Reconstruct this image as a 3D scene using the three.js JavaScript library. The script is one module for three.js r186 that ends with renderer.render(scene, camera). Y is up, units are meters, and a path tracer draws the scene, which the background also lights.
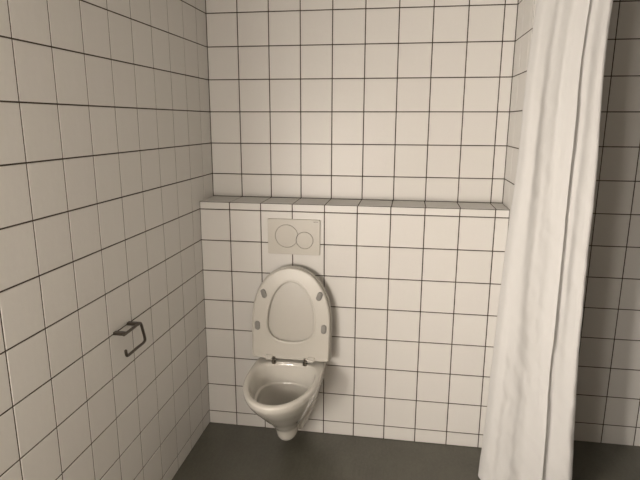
import * as THREE from 'three';
import { mergeGeometries, mergeVertices, toCreasedNormals } from 'three/addons/utils/BufferGeometryUtils.js';
import { RoundedBoxGeometry } from 'three/addons/geometries/RoundedBoxGeometry.js';
import { RectAreaLightUniformsLib } from 'three/addons/lights/RectAreaLightUniformsLib.js';
import { FontLoader } from 'three/addons/loaders/FontLoader.js';
import { TextGeometry } from 'three/addons/geometries/TextGeometry.js';
import { createNoise2D, createNoise3D } from 'simplex-noise';

// ---------------------------------------------------------------- camera, light, exposure
const scene = new THREE.Scene();
scene.background = new THREE.Color(0x000000);
const camera = new THREE.PerspectiveCamera(48.45, 640 / 480, 0.05, 30);
camera.rotation.order = 'YXZ';
camera.position.set(0.9572, 1.5255, 2.3737);
camera.rotation.set(-0.2184, 0.1591, 0.003);
scene.add(camera);
const renderer = new THREE.WebGLRenderer({ antialias: true });
renderer.toneMapping = THREE.LinearToneMapping;
renderer.toneMappingExposure = 0.89;
renderer.shadowMap.enabled = true;
RectAreaLightUniformsLib.init();
// the light: two small frosted windows, added unseen and fitted to the wall brightness, at the room's front left corner, beside and behind the camera
const WIN = { y: 1.08, z: 2.3, w: 0.56, h: 0.62, power: 112, glow: 30, color: 0xfff3e7 };
const WIN2 = { x: 0.26, w: 0.38, power: 28, glow: 8 };

// ---------------------------------------------------------------- measures (metres)
const P = 0.15, ROW0 = 1.5706;                 // tile pitch and one course joint
const ZB = -0.185, SHELF = 1.1578, CEIL = 2.45;
const ZF = 2.75, XR = 2.45;                     // front wall, right wall of the shower
const XW = 1.75, ZW = 0.75;                    // added wall right of the room that shades the shower, where it starts
const PX0 = 1.405, PX1 = 1.525, PZ = 0.14;     // partition
const DOOR = { x0: 0.62, x1: 1.52, y: 2.06 };
const A0 = WIN2.x - WIN2.w / 2, A1 = WIN2.x + WIN2.w / 2;
const W0 = WIN.z - WIN.w / 2, W1 = WIN.z + WIN.w / 2, V0 = WIN.y - WIN.h / 2, V1 = WIN.y + WIN.h / 2;

// ---------------------------------------------------------------- helpers
function rng(seed) { let s = seed >>> 0; return () => { s = (s + 0x6D2B79F5) >>> 0; let t = s; t = Math.imul(t ^ (t >>> 15), t | 1); t ^= t + Math.imul(t ^ (t >>> 7), t | 61); return ((t ^ (t >>> 14)) >>> 0) / 4294967296; }; }
const rnd = rng(20417);
const noise2 = createNoise2D(rng(7)), noise3 = createNoise3D(rng(11));
const taken = {};
const numbered = n => { if (!(n in taken)) { taken[n] = 0; return n; } taken[n]++; return n + '_' + String(taken[n]).padStart(3, '0'); };
function mesh(name, geo, mat, parent = scene) {
  const m = new THREE.Mesh(geo, mat); m.name = parent === scene ? numbered(name) : name;
  m.castShadow = m.receiveShadow = true; parent.add(m); return m;
}
function thing(name, label, category, pos = [0, 0, 0], group) {
  const g = new THREE.Group(); g.name = numbered(name); g.position.set(...pos); scene.add(g);
  g.userData = { label, category }; if (group) g.userData.group = group; return g;
}
function structure(o, label, category) { o.userData = { label, category, kind: 'structure' }; return o; }
const join = list => mergeGeometries(list.map(g => { const q = g.index ? g.toNonIndexed() : g; return q; }));
const box = (x0, y0, z0, x1, y1, z1) => new THREE.BoxGeometry(x1 - x0, y1 - y0, z1 - z0).translate((x0 + x1) / 2, (y0 + y1) / 2, (z0 + z1) / 2);
function noiseTexture(size, fn, srgb) {
  const d = new Uint8Array(size * size * 4);
  for (let j = 0; j < size; j++) for (let i = 0; i < size; i++) { const c = fn(i / size, j / size), k = (j * size + i) * 4; d[k] = c[0]; d[k + 1] = c[1]; d[k + 2] = c[2]; d[k + 3] = 255; }
  const t = new THREE.DataTexture(d, size, size); t.magFilter = THREE.LinearFilter; t.minFilter = THREE.LinearFilter;
  t.wrapS = t.wrapT = THREE.RepeatWrapping; if (srgb) t.colorSpace = THREE.SRGBColorSpace; t.needsUpdate = true; return t;
}
// periodic noise on a torus so repeats do not show a seam
function torus(u, v, f, o = 0) {
  const a = u * Math.PI * 2, b = v * Math.PI * 2, r = f / (Math.PI * 2);
  return 0.5 * (noise3(Math.cos(a) * r + o, Math.sin(a) * r, Math.cos(b) * r + 5) + noise3(Math.sin(b) * r + o, Math.cos(a) * r + 9, Math.sin(a) * r));
}

// ---------------------------------------------------------------- materials
const glazeBump = noiseTexture(256, (u, v) => { const n = 128 + 80 * torus(u, v, 9) + 30 * torus(u, v, 26, 3); return [n, n, n]; });
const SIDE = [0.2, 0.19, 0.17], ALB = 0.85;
const TILE = [[0.775, 0.765, 0.735], [0.765, 0.755, 0.724], [0.782, 0.772, 0.743], [0.77, 0.757, 0.73]].map(c => c.map(v => v * ALB)).map(c =>
  new THREE.MeshPhysicalMaterial({ color: new THREE.Color().setRGB(...c), roughness: 0.4, ior: 1.5, bumpMap: glazeBump, bumpScale: 0.0004 }));
const groutMap = noiseTexture(256, (u, v) => { const n = torus(u, v, 40) * 14 + torus(u, v, 8, 2) * 12; return [66 + n, 56 + n, 46 + n]; }, true);
const M = {
  grout: new THREE.MeshStandardMaterial({ map: groutMap, roughness: 0.95 }),
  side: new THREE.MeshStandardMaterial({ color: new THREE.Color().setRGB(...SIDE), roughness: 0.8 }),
  paint: new THREE.MeshStandardMaterial({ color: new THREE.Color().setRGB(0.72, 0.69, 0.63), roughness: 0.8 }),
  ceiling: new THREE.MeshStandardMaterial({ color: new THREE.Color().setRGB(0.42, 0.41, 0.39), roughness: 0.9 }),
  ceramic: new THREE.MeshPhysicalMaterial({ color: new THREE.Color().setRGB(0.61, 0.595, 0.55), roughness: 0.1, ior: 1.5, clearcoat: 0.5, clearcoatRoughness: 0.05 }),
  seat: new THREE.MeshPhysicalMaterial({ color: new THREE.Color().setRGB(0.52, 0.505, 0.46), roughness: 0.28, ior: 1.5 }),
  lid: new THREE.MeshPhysicalMaterial({ color: new THREE.Color().setRGB(0.47, 0.455, 0.415), roughness: 0.3, ior: 1.5 }),
  plate: new THREE.MeshPhysicalMaterial({ color: new THREE.Color().setRGB(0.52, 0.50, 0.45), roughness: 0.35, ior: 1.5 }),
  gap: new THREE.MeshStandardMaterial({ color: new THREE.Color().setRGB(0.14, 0.13, 0.115), roughness: 0.9 }),  // backing behind the flush buttons: shade of the slit put into the colour
  print: new THREE.MeshStandardMaterial({ color: new THREE.Color().setRGB(0.16, 0.145, 0.125), roughness: 0.7 }),
  rubber: new THREE.MeshStandardMaterial({ color: new THREE.Color().setRGB(0.23, 0.225, 0.21), roughness: 0.6 }),
  chrome: new THREE.MeshPhysicalMaterial({ color: new THREE.Color().setRGB(0.3, 0.28, 0.25), metalness: 1, roughness: 0.25 }),
  steel: new THREE.MeshPhysicalMaterial({ color: new THREE.Color().setRGB(0.13, 0.115, 0.10), metalness: 1, roughness: 0.36 }),
  aluminium: new THREE.MeshPhysicalMaterial({ color: new THREE.Color().setRGB(0.78, 0.77, 0.75), metalness: 1, roughness: 0.35 }),
  water: new THREE.MeshPhysicalMaterial({ color: 0xffffff, transmission: 1, thickness: 0.05, ior: 1.33, roughness: 0.02 }),
  white: new THREE.MeshPhysicalMaterial({ color: new THREE.Color().setRGB(0.76, 0.75, 0.72), roughness: 0.4 }),
  wood: new THREE.MeshStandardMaterial({ color: new THREE.Color().setRGB(0.24, 0.17, 0.11), roughness: 0.6 }),
};
const weave = noiseTexture(512, (u, v) => { const n = 128 + 40 * Math.sin(u * Math.PI * 2 * 60) * Math.sin(v * Math.PI * 2 * 60) + 55 * torus(u, v, 60, 1); return [n, n, n]; });
weave.repeat.set(12, 12);
M.curtain = new THREE.MeshPhysicalMaterial({ color: new THREE.Color().setRGB(0.70, 0.70, 0.69), roughness: 0.9, side: THREE.DoubleSide, transmission: 0.25, thickness: 0, sheen: 0.3, sheenRoughness: 0.6, bumpMap: weave, bumpScale: 0.0003 });
const floorMap = noiseTexture(512, (u, v) => { const n = torus(u, v, 60) * 5 + torus(u, v, 7, 4) * 6 + torus(u, v, 150, 8) * 5; return [86 + n, 85 + n, 76 + n]; }, true);
M.floor = new THREE.MeshPhysicalMaterial({ map: floorMap, roughness: 0.3, ior: 1.5, bumpMap: glazeBump, bumpScale: 0.0003 });

// ---------------------------------------------------------------- tiled walls
const tileCache = {};
function tileGeometry(w, h) {                                  // chamfered tile, face at z = 0, 8 mm thick
  const key = w.toFixed(4) + 'x' + h.toFixed(4); if (tileCache[key]) return tileCache[key];
  const c = 0.0011, t = 0.007, a = w / 2, b = h / 2, p = [], uv = [];
  const quad = (A, B, C, D) => { for (const q of [A, B, C, A, C, D]) { p.push(...q); uv.push(q[0] * 4, q[1] * 4); } };
  const f = [[-a + c, -b + c, 0], [a - c, -b + c, 0], [a - c, b - c, 0], [-a + c, b - c, 0]];
  const e = [[-a, -b, -c], [a, -b, -c], [a, b, -c], [-a, b, -c]];
  const r = e.map(q => [q[0], q[1], -t]);
  quad(...f);
  for (let i = 0; i < 4; i++) { const j = (i + 1) % 4; quad(e[i], e[j], f[j], f[i]); quad(r[i], r[j], e[j], e[i]); }
  const g = new THREE.BufferGeometry();
  g.setAttribute('position', new THREE.Float32BufferAttribute(p, 3)); g.setAttribute('uv', new THREE.Float32BufferAttribute(uv, 2));
  g.computeVertexNormals(); return tileCache[key] = g;
}
const JOINT = 0.0044;
// joints between a and b, including both ends
function lines(a, b, first) { const o = [a]; let s = first; while (s - P > a + 0.012) s -= P; while (s < a + 0.012) s += P; for (; s < b - 0.012; s += P) o.push(s); o.push(b); return o; }
// origin: world point of (u,v) = (0,0); U, V, N: axes with N out of the wall
function tiles(parent, origin, U, V, N, us, vs, single, skip) {
  const basis = new THREE.Matrix4().makeBasis(U, V, N), q0 = new THREE.Quaternion().setFromRotationMatrix(basis);
  const rest = [];
  for (let i = 0; i + 1 < us.length; i++) for (let j = 0; j + 1 < vs.length; j++) {
    const u = (us[i] + us[i + 1]) / 2, v = (vs[j] + vs[j + 1]) / 2;
    if (skip && skip(us[i], us[i + 1], vs[j], vs[j + 1])) continue;
    const g = tileGeometry(us[i + 1] - us[i] - JOINT, vs[j + 1] - vs[j] - JOINT);
    const pos = origin.clone().addScaledVector(U, u).addScaledVector(V, v).addScaledVector(N, (rnd() - 0.5) * 0.0003);
    const q = q0.clone().multiply(new THREE.Quaternion().setFromEuler(new THREE.Euler((rnd() - 0.5) * 0.005, (rnd() - 0.5) * 0.005, 0)));
    if (single(u, v)) { const m = mesh('tile', g, TILE[Math.floor(rnd() * TILE.length)], parent); m.position.copy(pos); m.quaternion.copy(q); }
    else rest.push(g.clone().applyMatrix4(new THREE.Matrix4().compose(pos, q, new THREE.Vector3(1, 1, 1))));
  }
  if (rest.length) { const m = mesh('tile_field', mergeGeometries(rest), TILE[0], parent); m.userData.kind = 'stuff'; }
}
const X = new THREE.Vector3(1, 0, 0), Y = new THREE.Vector3(0, 1, 0), Z = new THREE.Vector3(0, 0, 1);
const nX = X.clone().negate(), nZ = Z.clone().negate();
const all = () => true, none = () => false;
const R = 0.0016;                                              // joint recess
function wallGroup(name, label) { const g = new THREE.Group(); g.name = numbered(name); scene.add(g); return structure(g, label, 'wall'); }

// left wall: face x = 0
{
  const w = wallGroup('wall_left', 'left wall of glossy white square tiles with dark joints and paper holder');
  mesh('grout', join([box(-0.2, -0.1, ZB - 0.12, -R, CEIL, W0), box(-0.2, -0.1, W1, -R, CEIL, ZF + 0.1), box(-0.2, -0.1, W0, -R, V0, W1), box(-0.2, V1, W0, -R, CEIL, W1)]), M.grout, w);
  // u runs towards -z so that U x V = N
  const us = [...lines(-ZF, -W1, 0.0614), ...lines(-W1, -W0, 0.0614).slice(1), ...lines(-W0, -ZB, 0.0614).slice(1)];
  const vs = [...lines(0, V0, ROW0), ...lines(V0, V1, ROW0).slice(1), ...lines(V1, CEIL, ROW0).slice(1)];
  const inWin = (a, b, c, d) => -a < W1 + 0.001 && -b > W0 - 0.001 && c > V0 - 0.001 && d < V1 + 0.001;
  const behind = (a, b, c, d) => d < SHELF - 0.02 && a > 0.05;
  const view = u => -u < 1.5;
  // courses of the part in view keep the plain grid
  tiles(w, new THREE.Vector3(0, 0, 0), nZ, Y, X, us.filter(u => u >= -W0 - 1e-6), lines(0, CEIL, ROW0), (u, v) => view(u) && v < 2.1, behind);
  tiles(w, new THREE.Vector3(0, 0, 0), nZ, Y, X, us.filter(u => u <= -W0 + 1e-6), vs, none, inWin);
}
// frosted window added out of view beside the camera as the main light
{
  const f = new THREE.Group(); f.name = 'window_1'; scene.add(f); structure(f, 'added unseen frosted two-pane window in the left wall as main light', 'window');
  const fr = 0.04, x0 = -0.07, x1 = -0.002, mid = WIN.z;
  mesh('window_frame', join([box(x0, V0, W0, x1, V0 + fr, W1), box(x0, V1 - fr, W0, x1, V1, W1), box(x0, V0 + fr, W0, x1, V1 - fr, W0 + fr), box(x0, V0 + fr, W1 - fr, x1, V1 - fr, W1), box(x0, V0 + fr, mid - fr / 2, x1, V1 - fr, mid + fr / 2)]), M.white, f);
  mesh('window_sill', box(-0.002, V0 - 0.02, W0 - 0.01, 0.02, V0, W1 + 0.01), M.white, f);
  const c = new THREE.Color(WIN.color), glow = new THREE.MeshStandardMaterial({ color: 0x333333, emissive: c, emissiveIntensity: WIN.glow, roughness: 0.6 });
  for (const [a, b] of [[W0 + fr, mid - fr / 2], [mid + fr / 2, W1 - fr]]) {
    mesh('added_window_pane', box(-0.03, V0 + fr, a, -0.02, V1 - fr, b), glow, f);
    const l = new THREE.RectAreaLight(c, WIN.power, b - a, V1 - V0 - 2 * fr); l.name = 'added_window_light'; l.position.set(-0.015, WIN.y, (a + b) / 2); l.rotation.y = -Math.PI / 2; f.add(l);
  }
  mesh('outer_panel', box(-0.2, V0, W0, -0.19, V1, W1), M.white, f);
}
// second frosted window added behind the camera to brighten the left side
{
  const f = new THREE.Group(); f.name = 'window_2'; scene.add(f); structure(f, 'added unseen small frosted window in the front wall as second light', 'window');
  const fr = 0.035, z0 = ZF + 0.002, z1 = ZF + 0.07;
  mesh('window_frame', join([box(A0, V0, z0, A1, V0 + fr, z1), box(A0, V1 - fr, z0, A1, V1, z1), box(A0, V0 + fr, z0, A0 + fr, V1 - fr, z1), box(A1 - fr, V0 + fr, z0, A1, V1 - fr, z1)]), M.white, f);
  const c = new THREE.Color(WIN.color);
  mesh('added_window_pane', box(A0 + fr, V0 + fr, ZF + 0.02, A1 - fr, V1 - fr, ZF + 0.03), new THREE.MeshStandardMaterial({ color: 0x333333, emissive: c, emissiveIntensity: WIN2.glow, roughness: 0.6 }), f);
  const l = new THREE.RectAreaLight(c, WIN2.power, WIN2.w - 2 * fr, WIN.h - 2 * fr); l.name = 'added_window_light'; l.position.set(WIN2.x, WIN.y, ZF + 0.015); f.add(l);
}
// upper back wall: face z = ZB
{
  const w = wallGroup('wall_back', 'upper back wall of white square tiles above the tiled ledge');
  mesh('grout', box(-0.0005, -0.1, ZB - 0.12, PX0 + 0.05, CEIL, ZB - R), M.grout, w);
  tiles(w, new THREE.Vector3(0, 0, ZB), X, Y, Z, lines(0, PX0, 0.1517), lines(SHELF, CEIL, ROW0), all);
}
// boxed-in cistern wall with tiled ledge: face z = 0, top y = SHELF
{
  const w = wallGroup('wall_back_lower', 'boxed-out lower back wall of white tiles with tiled ledge, behind the toilet');
  mesh('grout', box(0, -0.1, ZB - R, PX0, SHELF - R, -R), M.grout, w);
  tiles(w, new THREE.Vector3(0, 0, 0), X, Y, Z, lines(0, PX0, 0.1463), lines(0, SHELF - 0.0015, ROW0), all);
  tiles(w, new THREE.Vector3(0, SHELF, 0), X, nZ, Y, lines(0, PX0, 0.149), [0.0045, -ZB], all);
}
// partition between toilet and shower
{
  const w = wallGroup('wall_partition', 'narrow tiled partition wall between the toilet recess and the shower');
  mesh('grout', box(PX0 + R, -0.1, ZB, PX1 - R, CEIL, PZ - R), M.grout, w);
  tiles(w, new THREE.Vector3(PX0, 0, 0), Z, Y, nX, lines(ZB, PZ, -0.0495), lines(0, CEIL, ROW0), all, (a, b, c, d) => d < SHELF - 0.02 && b < 0.02);
  tiles(w, new THREE.Vector3(PX1, 0, 0), nZ, Y, X, lines(-PZ, -ZB, 0.0495), lines(0, CEIL, ROW0), none);
  tiles(w, new THREE.Vector3(0, 0, PZ), X, Y, Z, [PX0, PX1], lines(0, CEIL, ROW0), none);
}
// shower back wall
{
  const w = wallGroup('wall_shower', 'shaded white tiled back wall of the shower to the right of the curtain');
  mesh('grout', box(PX1 - 0.05, -0.15, ZB - 0.12, XR, CEIL, ZB - 0.005 - R), M.grout, w);
  tiles(w, new THREE.Vector3(0, 0, ZB - 0.005), X, Y, Z, lines(PX1, XR, 1.8142), lines(-0.032, CEIL, ROW0), (u, v) => u < 2.2);
}
// right wall of the shower
{
  const w = wallGroup('wall_right', 'right wall of the shower in white square tiles');
  mesh('grout', box(XR + R, -0.15, ZB - 0.12, XR + 0.12, CEIL, ZF), M.grout, w);
  tiles(w, new THREE.Vector3(XR, 0, 0), Z, Y, nX, lines(ZB - 0.005, ZW, -0.05), lines(-0.03, CEIL, ROW0), none);
}
// unseen wall added on the right to keep light out of the shower
{
  const w = wallGroup('wall_shading', 'unseen painted wall added on the right of the room to shade the shower');
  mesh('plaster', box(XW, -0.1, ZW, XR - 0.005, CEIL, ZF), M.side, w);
}
// front wall with the closed door
{
  const w = wallGroup('wall_front', 'painted front wall around the closed door');
  const t = 0.11;
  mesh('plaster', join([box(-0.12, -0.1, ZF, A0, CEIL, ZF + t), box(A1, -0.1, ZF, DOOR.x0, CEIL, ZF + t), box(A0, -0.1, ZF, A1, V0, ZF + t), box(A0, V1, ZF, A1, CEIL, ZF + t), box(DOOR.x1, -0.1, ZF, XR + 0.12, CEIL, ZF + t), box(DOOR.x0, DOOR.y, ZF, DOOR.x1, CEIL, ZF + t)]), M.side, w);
  const f = new THREE.Group(); f.name = 'trim_1'; scene.add(f); structure(f, 'white painted frame of the closed door', 'door frame');
  mesh('jamb', box(DOOR.x0, 0, ZF - 0.012, DOOR.x0 + 0.035, DOOR.y, ZF + t + 0.012), M.white, f);
  mesh('jamb', box(DOOR.x1 - 0.035, 0, ZF - 0.012, DOOR.x1, DOOR.y, ZF + t + 0.012), M.white, f);
  mesh('lintel', box(DOOR.x0, DOOR.y - 0.035, ZF - 0.012, DOOR.x1, DOOR.y, ZF + t + 0.012), M.white, f);
}
// floor: one grey sheet, falling slightly into the shower
{
  const w = XR + 0.24, d = ZF + 0.11 - ZB + 0.12;
  const g = new THREE.BoxGeometry(w, 0.1, d, 90, 1, 90); g.translate(-0.12 + w / 2, -0.05, ZB - 0.12 + d / 2);
  const p = g.attributes.position, uv = g.attributes.uv;
  for (let i = 0; i < p.count; i++) {
    const x = p.getX(i), z = p.getZ(i);
    if (p.getY(i) > -0.01) p.setY(i, -0.0296 * THREE.MathUtils.smoothstep(x, 1.42, 1.6) * THREE.MathUtils.clamp((0.9 - z) / 1.09, 0, 1));
    uv.setXY(i, x * 0.9, z * 0.9);
  }
  g.computeVertexNormals();
  structure(mesh('floor', g, M.floor), 'dark grey smooth floor under the wall-hung toilet', 'floor');
  structure(mesh('ceiling', box(-0.12, CEIL, ZB - 0.12, XR + 0.12, CEIL + 0.1, ZF + 0.11), M.ceiling), 'plain grey bathroom ceiling', 'ceiling');
}
{
  const d = new THREE.Group(); d.name = 'door_1'; scene.add(d); structure(d, 'plain brown wooden closed door in the front wall', 'door');
  mesh('door_leaf', box(DOOR.x0 + 0.036, 0.004, ZF + 0.02, DOOR.x1 - 0.036, DOOR.y - 0.036, ZF + 0.06), M.wood, d);
  mesh('door_handle', join([new THREE.CylinderGeometry(0.009, 0.009, 0.12, 16).rotateZ(Math.PI / 2).translate(DOOR.x0 + 0.15, 1.02, ZF - 0.03), new THREE.CylinderGeometry(0.009, 0.009, 0.055, 16).rotateX(Math.PI / 2).translate(DOOR.x0 + 0.095, 1.02, ZF - 0.005)]), M.aluminium, d);
}

// ---------------------------------------------------------------- lofted surfaces
// section: {y, a, zb, zf, zc, pf, pb}: half width a, back zb, front zf, widest at zc; pf/pb squareness
function loft(sections, n = 72, capStart = false, capEnd = false) {
  const p = [], idx = [];
  for (const s of sections) for (let i = 0; i < n; i++) {
    const t = i / n * Math.PI * 2, c = Math.cos(t), q = Math.sin(t), front = q >= 0, e = front ? (s.pf ?? 1) : (s.pb ?? 1);
    const sx = Math.sign(c) * Math.abs(c) ** e, sz = Math.sign(q) * Math.abs(q) ** e;
    p.push(s.a * sx, s.y + (s.tilt ?? 0) * sz, s.zc + sz * (front ? s.zf - s.zc : s.zc - s.zb));
  }
  for (let k = 0; k + 1 < sections.length; k++) for (let i = 0; i < n; i++) { const a = k * n + i, b = k * n + (i + 1) % n; idx.push(a, a + n, b, b, a + n, b + n); }
  const cap = (k, flip) => { const s = sections[k]; let x = 0, y = 0, z = 0; for (let i = 0; i < n; i++) { x += p[(k * n + i) * 3]; y += p[(k * n + i) * 3 + 1]; z += p[(k * n + i) * 3 + 2]; } const c = p.length / 3; p.push(x / n, y / n, z / n); for (let i = 0; i < n; i++) { const a = k * n + i, b = k * n + (i + 1) % n; flip ? idx.push(a, b, c) : idx.push(b, a, c); } };
  if (capStart) cap(0, true); if (capEnd) cap(sections.length - 1, false);
  const g = new THREE.BufferGeometry(); g.setAttribute('position', new THREE.Float32BufferAttribute(p, 3)); g.setIndex(idx);
  g.computeVertexNormals(); return g;
}
// smooth interpolation of the section list (Catmull-Rom over every field)
function refine(list, per = 5) {
  const keys = Object.keys(list[0]), out = [];
  for (let i = 0; i + 1 < list.length; i++) {
    const a = list[Math.max(0, i - 1)], b = list[i], c = list[i + 1], d = list[Math.min(list.length - 1, i + 2)];
    for (let k = 0; k < per; k++) { const t = k / per, o = {}; for (const f of keys) o[f] = 0.5 * (2 * b[f] + (c[f] - a[f]) * t + (2 * a[f] - 5 * b[f] + 4 * c[f] - d[f]) * t * t + (3 * b[f] - a[f] - 3 * c[f] + d[f]) * t ** 3); out.push(o); }
  }
  out.push(list[list.length - 1]); return out;
}

// ---------------------------------------------------------------- toilet
{
  const T = thing('wall_hung_toilet', 'white ceramic wall-hung toilet with its seat and lid raised', 'toilet', [0.455, 0, 0]);
  const S = (y, a, zb, zf, zc, pf = 1, pb = 0.8) => ({ y, a, zb, zf, zc, pf, pb });
  const lift = (o, inner) => { const t = inner ? THREE.MathUtils.smoothstep(o.y, 0.32, 0.40) : THREE.MathUtils.smoothstep(o.y, 0.17, 0.40); return { ...o, y: o.y + 0.02 * t, zf: o.zf + (inner ? 0.02 + 0.028 * t : 0.048 * t), zc: o.zc + 0.012 * t, a: o.a - 0.004 * t }; };
  const outerList = [
    S(0.088, 0.014, 0.165, 0.213, 0.19, 1, 1), S(0.095, 0.034, 0.145, 0.236, 0.19, 1, 1), S(0.113, 0.046, 0.13, 0.252, 0.19, 1, 1), S(0.140, 0.0515, 0.12, 0.264, 0.19, 1, 1),
    S(0.163, 0.056, 0.11, 0.276, 0.195, 1, 1), S(0.186, 0.066, 0.10, 0.298, 0.20, 1, 0.98), S(0.218, 0.083, 0.075, 0.328, 0.21, 1, 0.93), S(0.255, 0.107, 0.05, 0.366, 0.22, 1, 0.85),
    S(0.295, 0.131, 0.03, 0.405, 0.23, 1, 0.75), S(0.335, 0.152, 0.012, 0.444, 0.24, 1, 0.62), S(0.375, 0.167, 0.006, 0.477, 0.245, 1, 0.55), S(0.398, 0.1695, 0.004, 0.486, 0.245, 1, 0.52),
    S(0.407, 0.167, 0.007, 0.484, 0.245, 1, 0.52), S(0.411, 0.161, 0.014, 0.478, 0.245, 1, 0.54), S(0.411, 0.153, 0.112, 0.468, 0.25, 1, 0.66),
    S(0.407, 0.146, 0.124, 0.460, 0.25, 1, 0.7), S(0.395, 0.141, 0.130, 0.454, 0.25, 1, 0.72), S(0.365, 0.134, 0.134, 0.440, 0.25, 1, 0.76), S(0.335, 0.125, 0.137, 0.420, 0.25, 1, 0.8),
  ];
  const cut = outerList.length - 3;
  const outer = refine(outerList.map((o, i) => lift(o, i >= cut)), 5);
  const sump = refine([
    lift(S(0.335, 0.125, 0.137, 0.420, 0.25, 1, 0.8), true), S(0.331, 0.117, 0.140, 0.425, 0.25, 1, 0.8), S(0.322, 0.1145, 0.141, 0.418, 0.25, 1, 0.8), S(0.29, 0.112, 0.144, 0.38, 0.24, 1, 0.85), S(0.24, 0.094, 0.146, 0.33, 0.23, 1, 0.9), S(0.20, 0.075, 0.15, 0.29, 0.215, 1, 1), S(0.16, 0.052, 0.152, 0.25, 0.2, 1, 1), S(0.13, 0.028, 0.165, 0.225, 0.195, 1, 1),
  ], 4);
  mesh('bowl', loft([...outer, ...sump.slice(1)], 84, true, true), M.ceramic, T);
  // rear body that carries the bowl on the wall
  const rear = [];
  for (const [z, k] of [[0.001, 1.0], [0.05, 0.99], [0.09, 0.955], [0.115, 0.90], [0.125, 0.8]]) {
    const sh = [];
    const prof = [[0.421, 0.158], [0.38, 0.157], [0.32, 0.148], [0.27, 0.135], [0.22, 0.122], [0.17, 0.102], [0.12, 0.082], [0.085, 0.068], [0.078, 0.05]];
    for (const [y, x] of prof) sh.push([x * k, y + (1 - k) * 0.25 * (0.4 - y)]);
    for (const [y, x] of prof.slice().reverse()) sh.push([-x * k, y + (1 - k) * 0.25 * (0.4 - y)]);
    rear.push(sh.map(([x, y]) => [x, y, z]));
  }
  const p = [], idx = [], n = rear[0].length;
  rear.forEach(r => r.forEach(v => p.push(...v)));
  for (let k = 0; k + 1 < rear.length; k++) for (let i = 0; i < n; i++) { const a = k * n + i, b = k * n + (i + 1) % n; idx.push(a, b, a + n, b, b + n, a + n); }
  const c = p.length / 3; p.push(0, 0.25, 0.125); const o = (rear.length - 1) * n; for (let i = 0; i < n; i++) idx.push(o + i, o + (i + 1) % n, c);
  let g = new THREE.BufferGeometry(); g.setAttribute('position', new THREE.Float32BufferAttribute(p, 3)); g.setIndex(idx); g.computeVertexNormals();
  mesh('rear_body', g, M.ceramic, T);
  mesh('water', loft([S(0.20, 0.074, 0.151, 0.289, 0.215, 1, 1), S(0.2005, 0.0745, 0.1505, 0.2895, 0.215, 1, 1)], 48, true, true), M.water, T);

  // raised seat and lid share the hinge line; local y runs from hinge to front edge
  const outline = (w, len, r, grow) => {
    const s = new THREE.Shape(), a = w / 2 + grow, top = len + grow, b = -grow, wide = len * 0.40;
    s.moveTo(-a * 0.985 + r, b); s.lineTo(a * 0.985 - r, b); s.quadraticCurveTo(a * 0.985, b, a * 0.988, b + r);
    s.bezierCurveTo(a * 0.995, b + 0.08, a, wide - 0.06, a, wide);
    s.bezierCurveTo(a, wide + (top - wide) * 0.58, a * 0.60, top, 0, top);
    s.bezierCurveTo(-a * 0.60, top, -a, wide + (top - wide) * 0.58, -a, wide);
    s.bezierCurveTo(-a, wide - 0.06, -a * 0.995, b + 0.08, -a * 0.988, b + r); s.quadraticCurveTo(-a * 0.985, b, -a * 0.985 + r, b);
    return s;
  };
  const hole = (grow, P_ = THREE.Path) => {
    const s = new P_(), a = 0.1085 + grow, lo = 0.084 - grow, hi = 0.364 + grow, wide = 0.174;
    s.moveTo(0, lo); s.bezierCurveTo(a * 0.72, lo, a, lo + 0.028, a, wide); s.bezierCurveTo(a, wide + 0.10, a * 0.55, hi, 0, hi);
    s.bezierCurveTo(-a * 0.55, hi, -a, wide + 0.10, -a, wide); s.bezierCurveTo(-a, lo + 0.028, -a * 0.72, lo, 0, lo); return s;
  };
  const ex = (s, depth, bev) => new THREE.ExtrudeGeometry(s, { depth: depth - 2 * bev, bevelEnabled: true, bevelThickness: bev, bevelSize: bev, bevelOffset: -bev, bevelSegments: 3, curveSegments: 28 }).translate(0, 0, bev);
  const hinge = new THREE.Group(); // frame of the raised pair; flattened below so that the parts stay children of the toilet
  hinge.position.set(0.0015, 0.444, 0.110); hinge.rotation.x = -0.115; hinge.updateMatrix();
  const put = (name, geo, mat, parent = T) => mesh(name, geo.applyMatrix4(hinge.matrix), mat, parent);
  const seatShape = outline(0.368, 0.4305, 0.016, 0); seatShape.holes.push(hole(0));
  const lip = outline(0.368, 0.4305, 0.016, -0.004); lip.holes.push(outline(0.368, 0.4305, 0.016, -0.0085));
  const ring = hole(0.011, THREE.Shape); ring.holes.push(hole(0.0035));
  const seat = put('seat', join([ex(seatShape, 0.017, 0.004), ex(lip, 0.004, 0.0015).translate(0, 0, 0.0155), ex(ring, 0.004, 0.0015).translate(0, 0, 0.0155)]), M.seat);
  for (const [x, y, a] of [[-0.128, 0.306, -0.35], [0.133, 0.306, 0.35], [-0.156, 0.154, -0.06], [0.156, 0.154, 0.06]]) {
    const b = new THREE.CapsuleGeometry(0.0125, 0.018, 6, 20).scale(1, 1, 0.5).rotateZ(-a).translate(x, y, 0.0185);
    put('bumper', b, M.rubber, seat).userData.label = 'grey oval rubber bumper under the seat';
  }
  put('lid', join([ex(outline(0.368, 0.4305, 0.018, 0.006), 0.014, 0.005).translate(0, 0, -0.018), ex(outline(0.368, 0.4305, 0.018, -0.01), 0.004, 0.001).translate(0, 0, -0.0215)]), M.lid);
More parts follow.
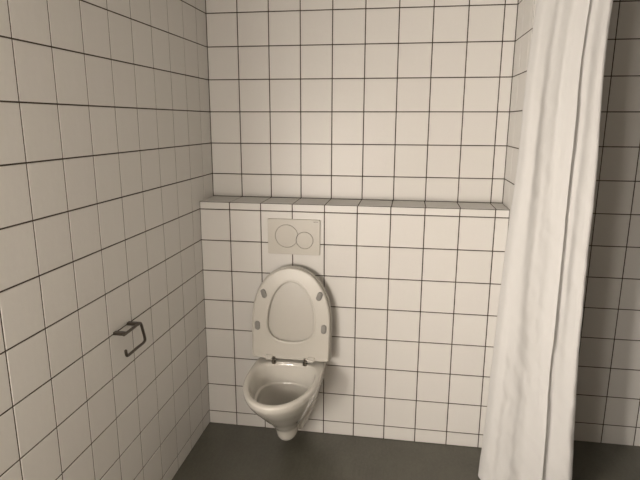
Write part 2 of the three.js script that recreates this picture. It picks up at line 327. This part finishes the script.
  for (const s of [-1, 1]) {
    const h = put('hinge', join([new RoundedBoxGeometry(0.036, 0.020, 0.02, 3, 0.005).translate(s * 0.100, 0.008, 0.016), new THREE.CylinderGeometry(0.0085, 0.0085, 0.024, 20).rotateZ(Math.PI / 2).translate(s * 0.097, 0.003, 0.024)]), M.seat);
    h.userData.label = 'white plastic hinge block';
    const post = mesh('hinge_post', join([new THREE.CylinderGeometry(0.0075, 0.0075, 0.032, 18).translate(s * 0.074, 0.441, 0.129), new THREE.CylinderGeometry(0.011, 0.012, 0.012, 22).translate(s * 0.074, 0.431, 0.129), new THREE.CylinderGeometry(0.006, 0.006, 0.026, 14).rotateZ(Math.PI / 2).translate(s * 0.082, 0.451, 0.129)]), M.chrome, T);
    post.userData.label = 'dark chrome hinge post';
  }
}

// ---------------------------------------------------------------- flush plate
{
  const F = thing('flush_plate', 'pale grey dual flush plate with two round buttons on the tiled wall above toilet', 'flush plate', [0.4545, 1.0035, 0]);
  const W = 0.123, H = 0.083, t = 0.011;
  const circ = (x, y, r) => { const p = new THREE.Path(); p.absarc(x, y, r, 0, Math.PI * 2, true); return p; };
  const A = { x: -0.0335, y: 0.0035, r: 0.0525 }, B = { x: 0.0515, y: -0.014, r: 0.0385 }, gap = 0.0014;
  const s = new THREE.Shape(); const r = 0.004;
  s.moveTo(-W + r, -H); s.lineTo(W - r, -H); s.quadraticCurveTo(W, -H, W, -H + r); s.lineTo(W, H - r); s.quadraticCurveTo(W, H, W - r, H); s.lineTo(-W + r, H); s.quadraticCurveTo(-W, H, -W, H - r); s.lineTo(-W, -H + r); s.quadraticCurveTo(-W, -H, -W + r, -H);
  // one hole shaped as the union of both circles, grown by the gap
  const ra = A.r + gap, rb = B.r + gap, dx = B.x - A.x, dy = B.y - A.y, d = Math.hypot(dx, dy), th = Math.atan2(dy, dx);
  const h = new THREE.Path();
  const fa = Math.acos((d * d + ra * ra - rb * rb) / (2 * d * ra)), fb = Math.acos((d * d + rb * rb - ra * ra) / (2 * d * rb));
  if (d < ra + rb) { h.absarc(A.x, A.y, ra, th + fa, th - fa + Math.PI * 2, false); h.absarc(B.x, B.y, rb, th + Math.PI + fb, th + Math.PI - fb + Math.PI * 2, false); s.holes.push(h); }
  else { s.holes.push(circ(A.x, A.y, ra), circ(B.x, B.y, rb)); }
  const plate = mesh('plate', new THREE.ExtrudeGeometry(s, { depth: t - 0.003, bevelEnabled: true, bevelThickness: 0.0015, bevelSize: 0.0015, bevelOffset: -0.0015, bevelSegments: 3, curveSegments: 48 }).translate(0, 0, 0.0015), M.plate, F);
  mesh('button_gap_shade', box(-0.1, -0.065, 0.001, 0.1, 0.065, 0.004), M.gap, F).userData.label = 'backing plate around the buttons, coloured dark for the shade in the gap';
  const disc = (q) => new THREE.LatheGeometry([[0, 0], [q, 0], [q, 0.0062], [q - 0.0008, 0.007], [0, 0.007]].map(v => new THREE.Vector2(...v)), 64).rotateX(Math.PI / 2).translate(0, 0, 0.004);
  // the large button is cut where the small one overlaps it
  const big = new THREE.Shape(); const ga = A.r, gb = B.r + gap * 2;
  const ka = Math.acos((d * d + ga * ga - gb * gb) / (2 * d * ga)), kb = Math.acos((d * d + gb * gb - ga * ga) / (2 * d * gb));
  big.absarc(A.x, A.y, ga, th + ka, th - ka + Math.PI * 2, false); big.absarc(B.x, B.y, gb, th + Math.PI + kb, th + Math.PI - kb, true);
  mesh('button', new THREE.ExtrudeGeometry(big, { depth: 0.0054, bevelEnabled: true, bevelThickness: 0.0006, bevelSize: 0.0006, bevelOffset: -0.0006, bevelSegments: 2, curveSegments: 48 }).translate(0, 0, 0.0046), M.plate, F).userData.label = 'large round flush button';
  mesh('button', disc(B.r).translate(B.x, B.y, 0), M.plate, F).userData.label = 'small round flush button';
  const font = await new FontLoader().loadAsync('fonts/droid/droid_sans_bold.typeface.json');
  const tg = new TextGeometry('GEBERIT', { font, size: 0.0042, depth: 0.0003, curveSegments: 4 }); tg.computeBoundingBox();
  mesh('lettering', tg.translate(0.116 - tg.boundingBox.max.x, 0.0715, t), M.print, plate);
}

// ---------------------------------------------------------------- paper holder
{
  const H = thing('toilet_paper_holder', 'empty dark metal toilet paper holder on the left tiled wall', 'paper holder', [0, 0.823, 0.76]);
  for (const z of [0.049, -0.042]) {
    const m = mesh('mount', new RoundedBoxGeometry(0.044, 0.011, 0.017, 2, 0.002).translate(0.0225, 0.001, z), M.steel, H);
    m.userData.label = 'dark metal wall mount';
  }
  const pts = [[0.0405, 0, 0.057], [0.0405, 0, 0.0], [0.0405, 0, -0.05], [0.0405, -0.004, -0.059], [0.0405, -0.014, -0.0635], [0.0405, -0.04, -0.072], [0.0405, -0.066, -0.080], [0.0405, -0.077, -0.080], [0.0405, -0.081, -0.071], [0.0405, -0.081, -0.02], [0.0405, -0.081, 0.041], [0.0405, -0.079, 0.0485], [0.0405, -0.072, 0.052], [0.0405, -0.059, 0.054]];
  const curve = new THREE.CatmullRomCurve3(pts.map(p => new THREE.Vector3(...p)), false, 'centripetal');
  const caps = [pts[0], pts[pts.length - 1]].map(p => new THREE.SphereGeometry(0.0052, 12, 8).translate(...p));
  mesh('bar', join([new THREE.TubeGeometry(curve, 90, 0.0052, 12), ...caps]), M.steel, H);
}

// ---------------------------------------------------------------- shower curtain on its rail
{
  const C = thing('shower_curtain', 'white fabric shower curtain gathered in long folds beside the shower', 'curtain', [0, 0, 0]);
  const yTop = 2.19, yHem = 0.012;
  // gathered cross-section: [offset across (-1..1), z]
  const path = [[0.2, 0.215], [-0.35, 0.195], [-0.80, 0.195], [-0.96, 0.210], [-1.0, 0.235], [-0.93, 0.266], [-0.76, 0.288], [-0.56, 0.296], [-0.36, 0.291], [-0.14, 0.291], [0.08, 0.304], [0.24, 0.318], [0.33, 0.318], [0.36, 0.303], [0.43, 0.303], [0.58, 0.315], [0.78, 0.324], [0.92, 0.325], [0.995, 0.314], [0.97, 0.298], [0.75, 0.275], [0.40, 0.245], [0.0, 0.235]];
  const curve = new THREE.CatmullRomCurve3(path.map(([u, z]) => new THREE.Vector3(u, 0, z)), false, 'centripetal');
  const NU = 260, NV = 300, cu = curve.getPoints(NU), p = [], uv = [], idx = [];
  for (let j = 0; j <= NV; j++) {
    const v = j / NV, y = yTop + (yHem - yTop) * v;
    const half = 0.116 + 0.062 * v ** 1.5, ctr = 1.498 + 0.04 * Math.exp(-8 * v) - 0.003 * v;
    const deep = 0.75 + 0.45 * v;
    for (let i = 0; i <= NU; i++) {
      const q = cu[i], s = i / NU;
      let x = ctr + q.x * half, z = 0.27 + (q.z - 0.27) * deep;
      // long soft folds and short crosswise creases
      const k = Math.min(1, v * 4 + 0.25);
      z += k * (0.007 * noise2(q.x * 1.7 + 3, y * 0.6) + 0.003 * noise2(q.x * 3.2, y * 0.9 + 8));
      // the deep fold opens and closes along its length
      if (s > 0.35 && s < 0.75) z += 0.013 * Math.exp(-(((q.x - 0.375) / 0.06) ** 2)) * THREE.MathUtils.clamp(0.55 + 0.9 * noise2(y * 1.7, 31), 0, 1) * deep;
      const diag = noise2((q.x * half + y * 0.55) * 13, (y - q.x * half * 0.8) * 4.5);
      z += 0.0045 * Math.min(1, v * 1.3) * Math.sign(diag) * Math.abs(diag) ** 1.4 + 0.0005 * noise2(q.x * half * 30, y * 18);
      x += 0.003 * k * noise2(q.x * 1.5 + 20, y * 1.3) + 0.003 * Math.sin(y * 5.3 + 1) * Math.abs(q.x);
      p.push(x, y, z); uv.push(s * 1.6, y);
      if (i < NU && j < NV) { const a = j * (NU + 1) + i; idx.push(a, a + NU + 1, a + 1, a + 1, a + NU + 1, a + NU + 2); }
    }
  }
  const g = new THREE.BufferGeometry(); g.setAttribute('position', new THREE.Float32BufferAttribute(p, 3)); g.setAttribute('uv', new THREE.Float32BufferAttribute(uv, 2)); g.setIndex(idx); g.computeVertexNormals();
  const cloth = mesh('cloth', g, M.curtain, C);
  for (let k = 0; k < 6; k++) mesh('curtain_hook', new THREE.TorusGeometry(0.011, 0.0014, 8, 24, Math.PI * 1.6).rotateZ(-0.4).translate(1.4975, yTop + 0.004, 0.215 + k * 0.018), M.aluminium, C);
  const RZ = ZW + 0.1;
  const Rl = thing('curtain_rail', 'straight aluminium rail carrying the white shower curtain', 'curtain rail', [1.4975, 2.2195, 0]);
  mesh('tube', new THREE.CylinderGeometry(0.0125, 0.0125, RZ - PZ - 0.008, 24).rotateX(Math.PI / 2).translate(0, 0, (RZ + PZ) / 2), M.aluminium, Rl);
  for (const z of [PZ + 0.005]) mesh('flange', new THREE.CylinderGeometry(0.026, 0.026, 0.009, 28).rotateX(Math.PI / 2).translate(0, 0, z), M.aluminium, Rl);
}

renderer.render(scene, camera);
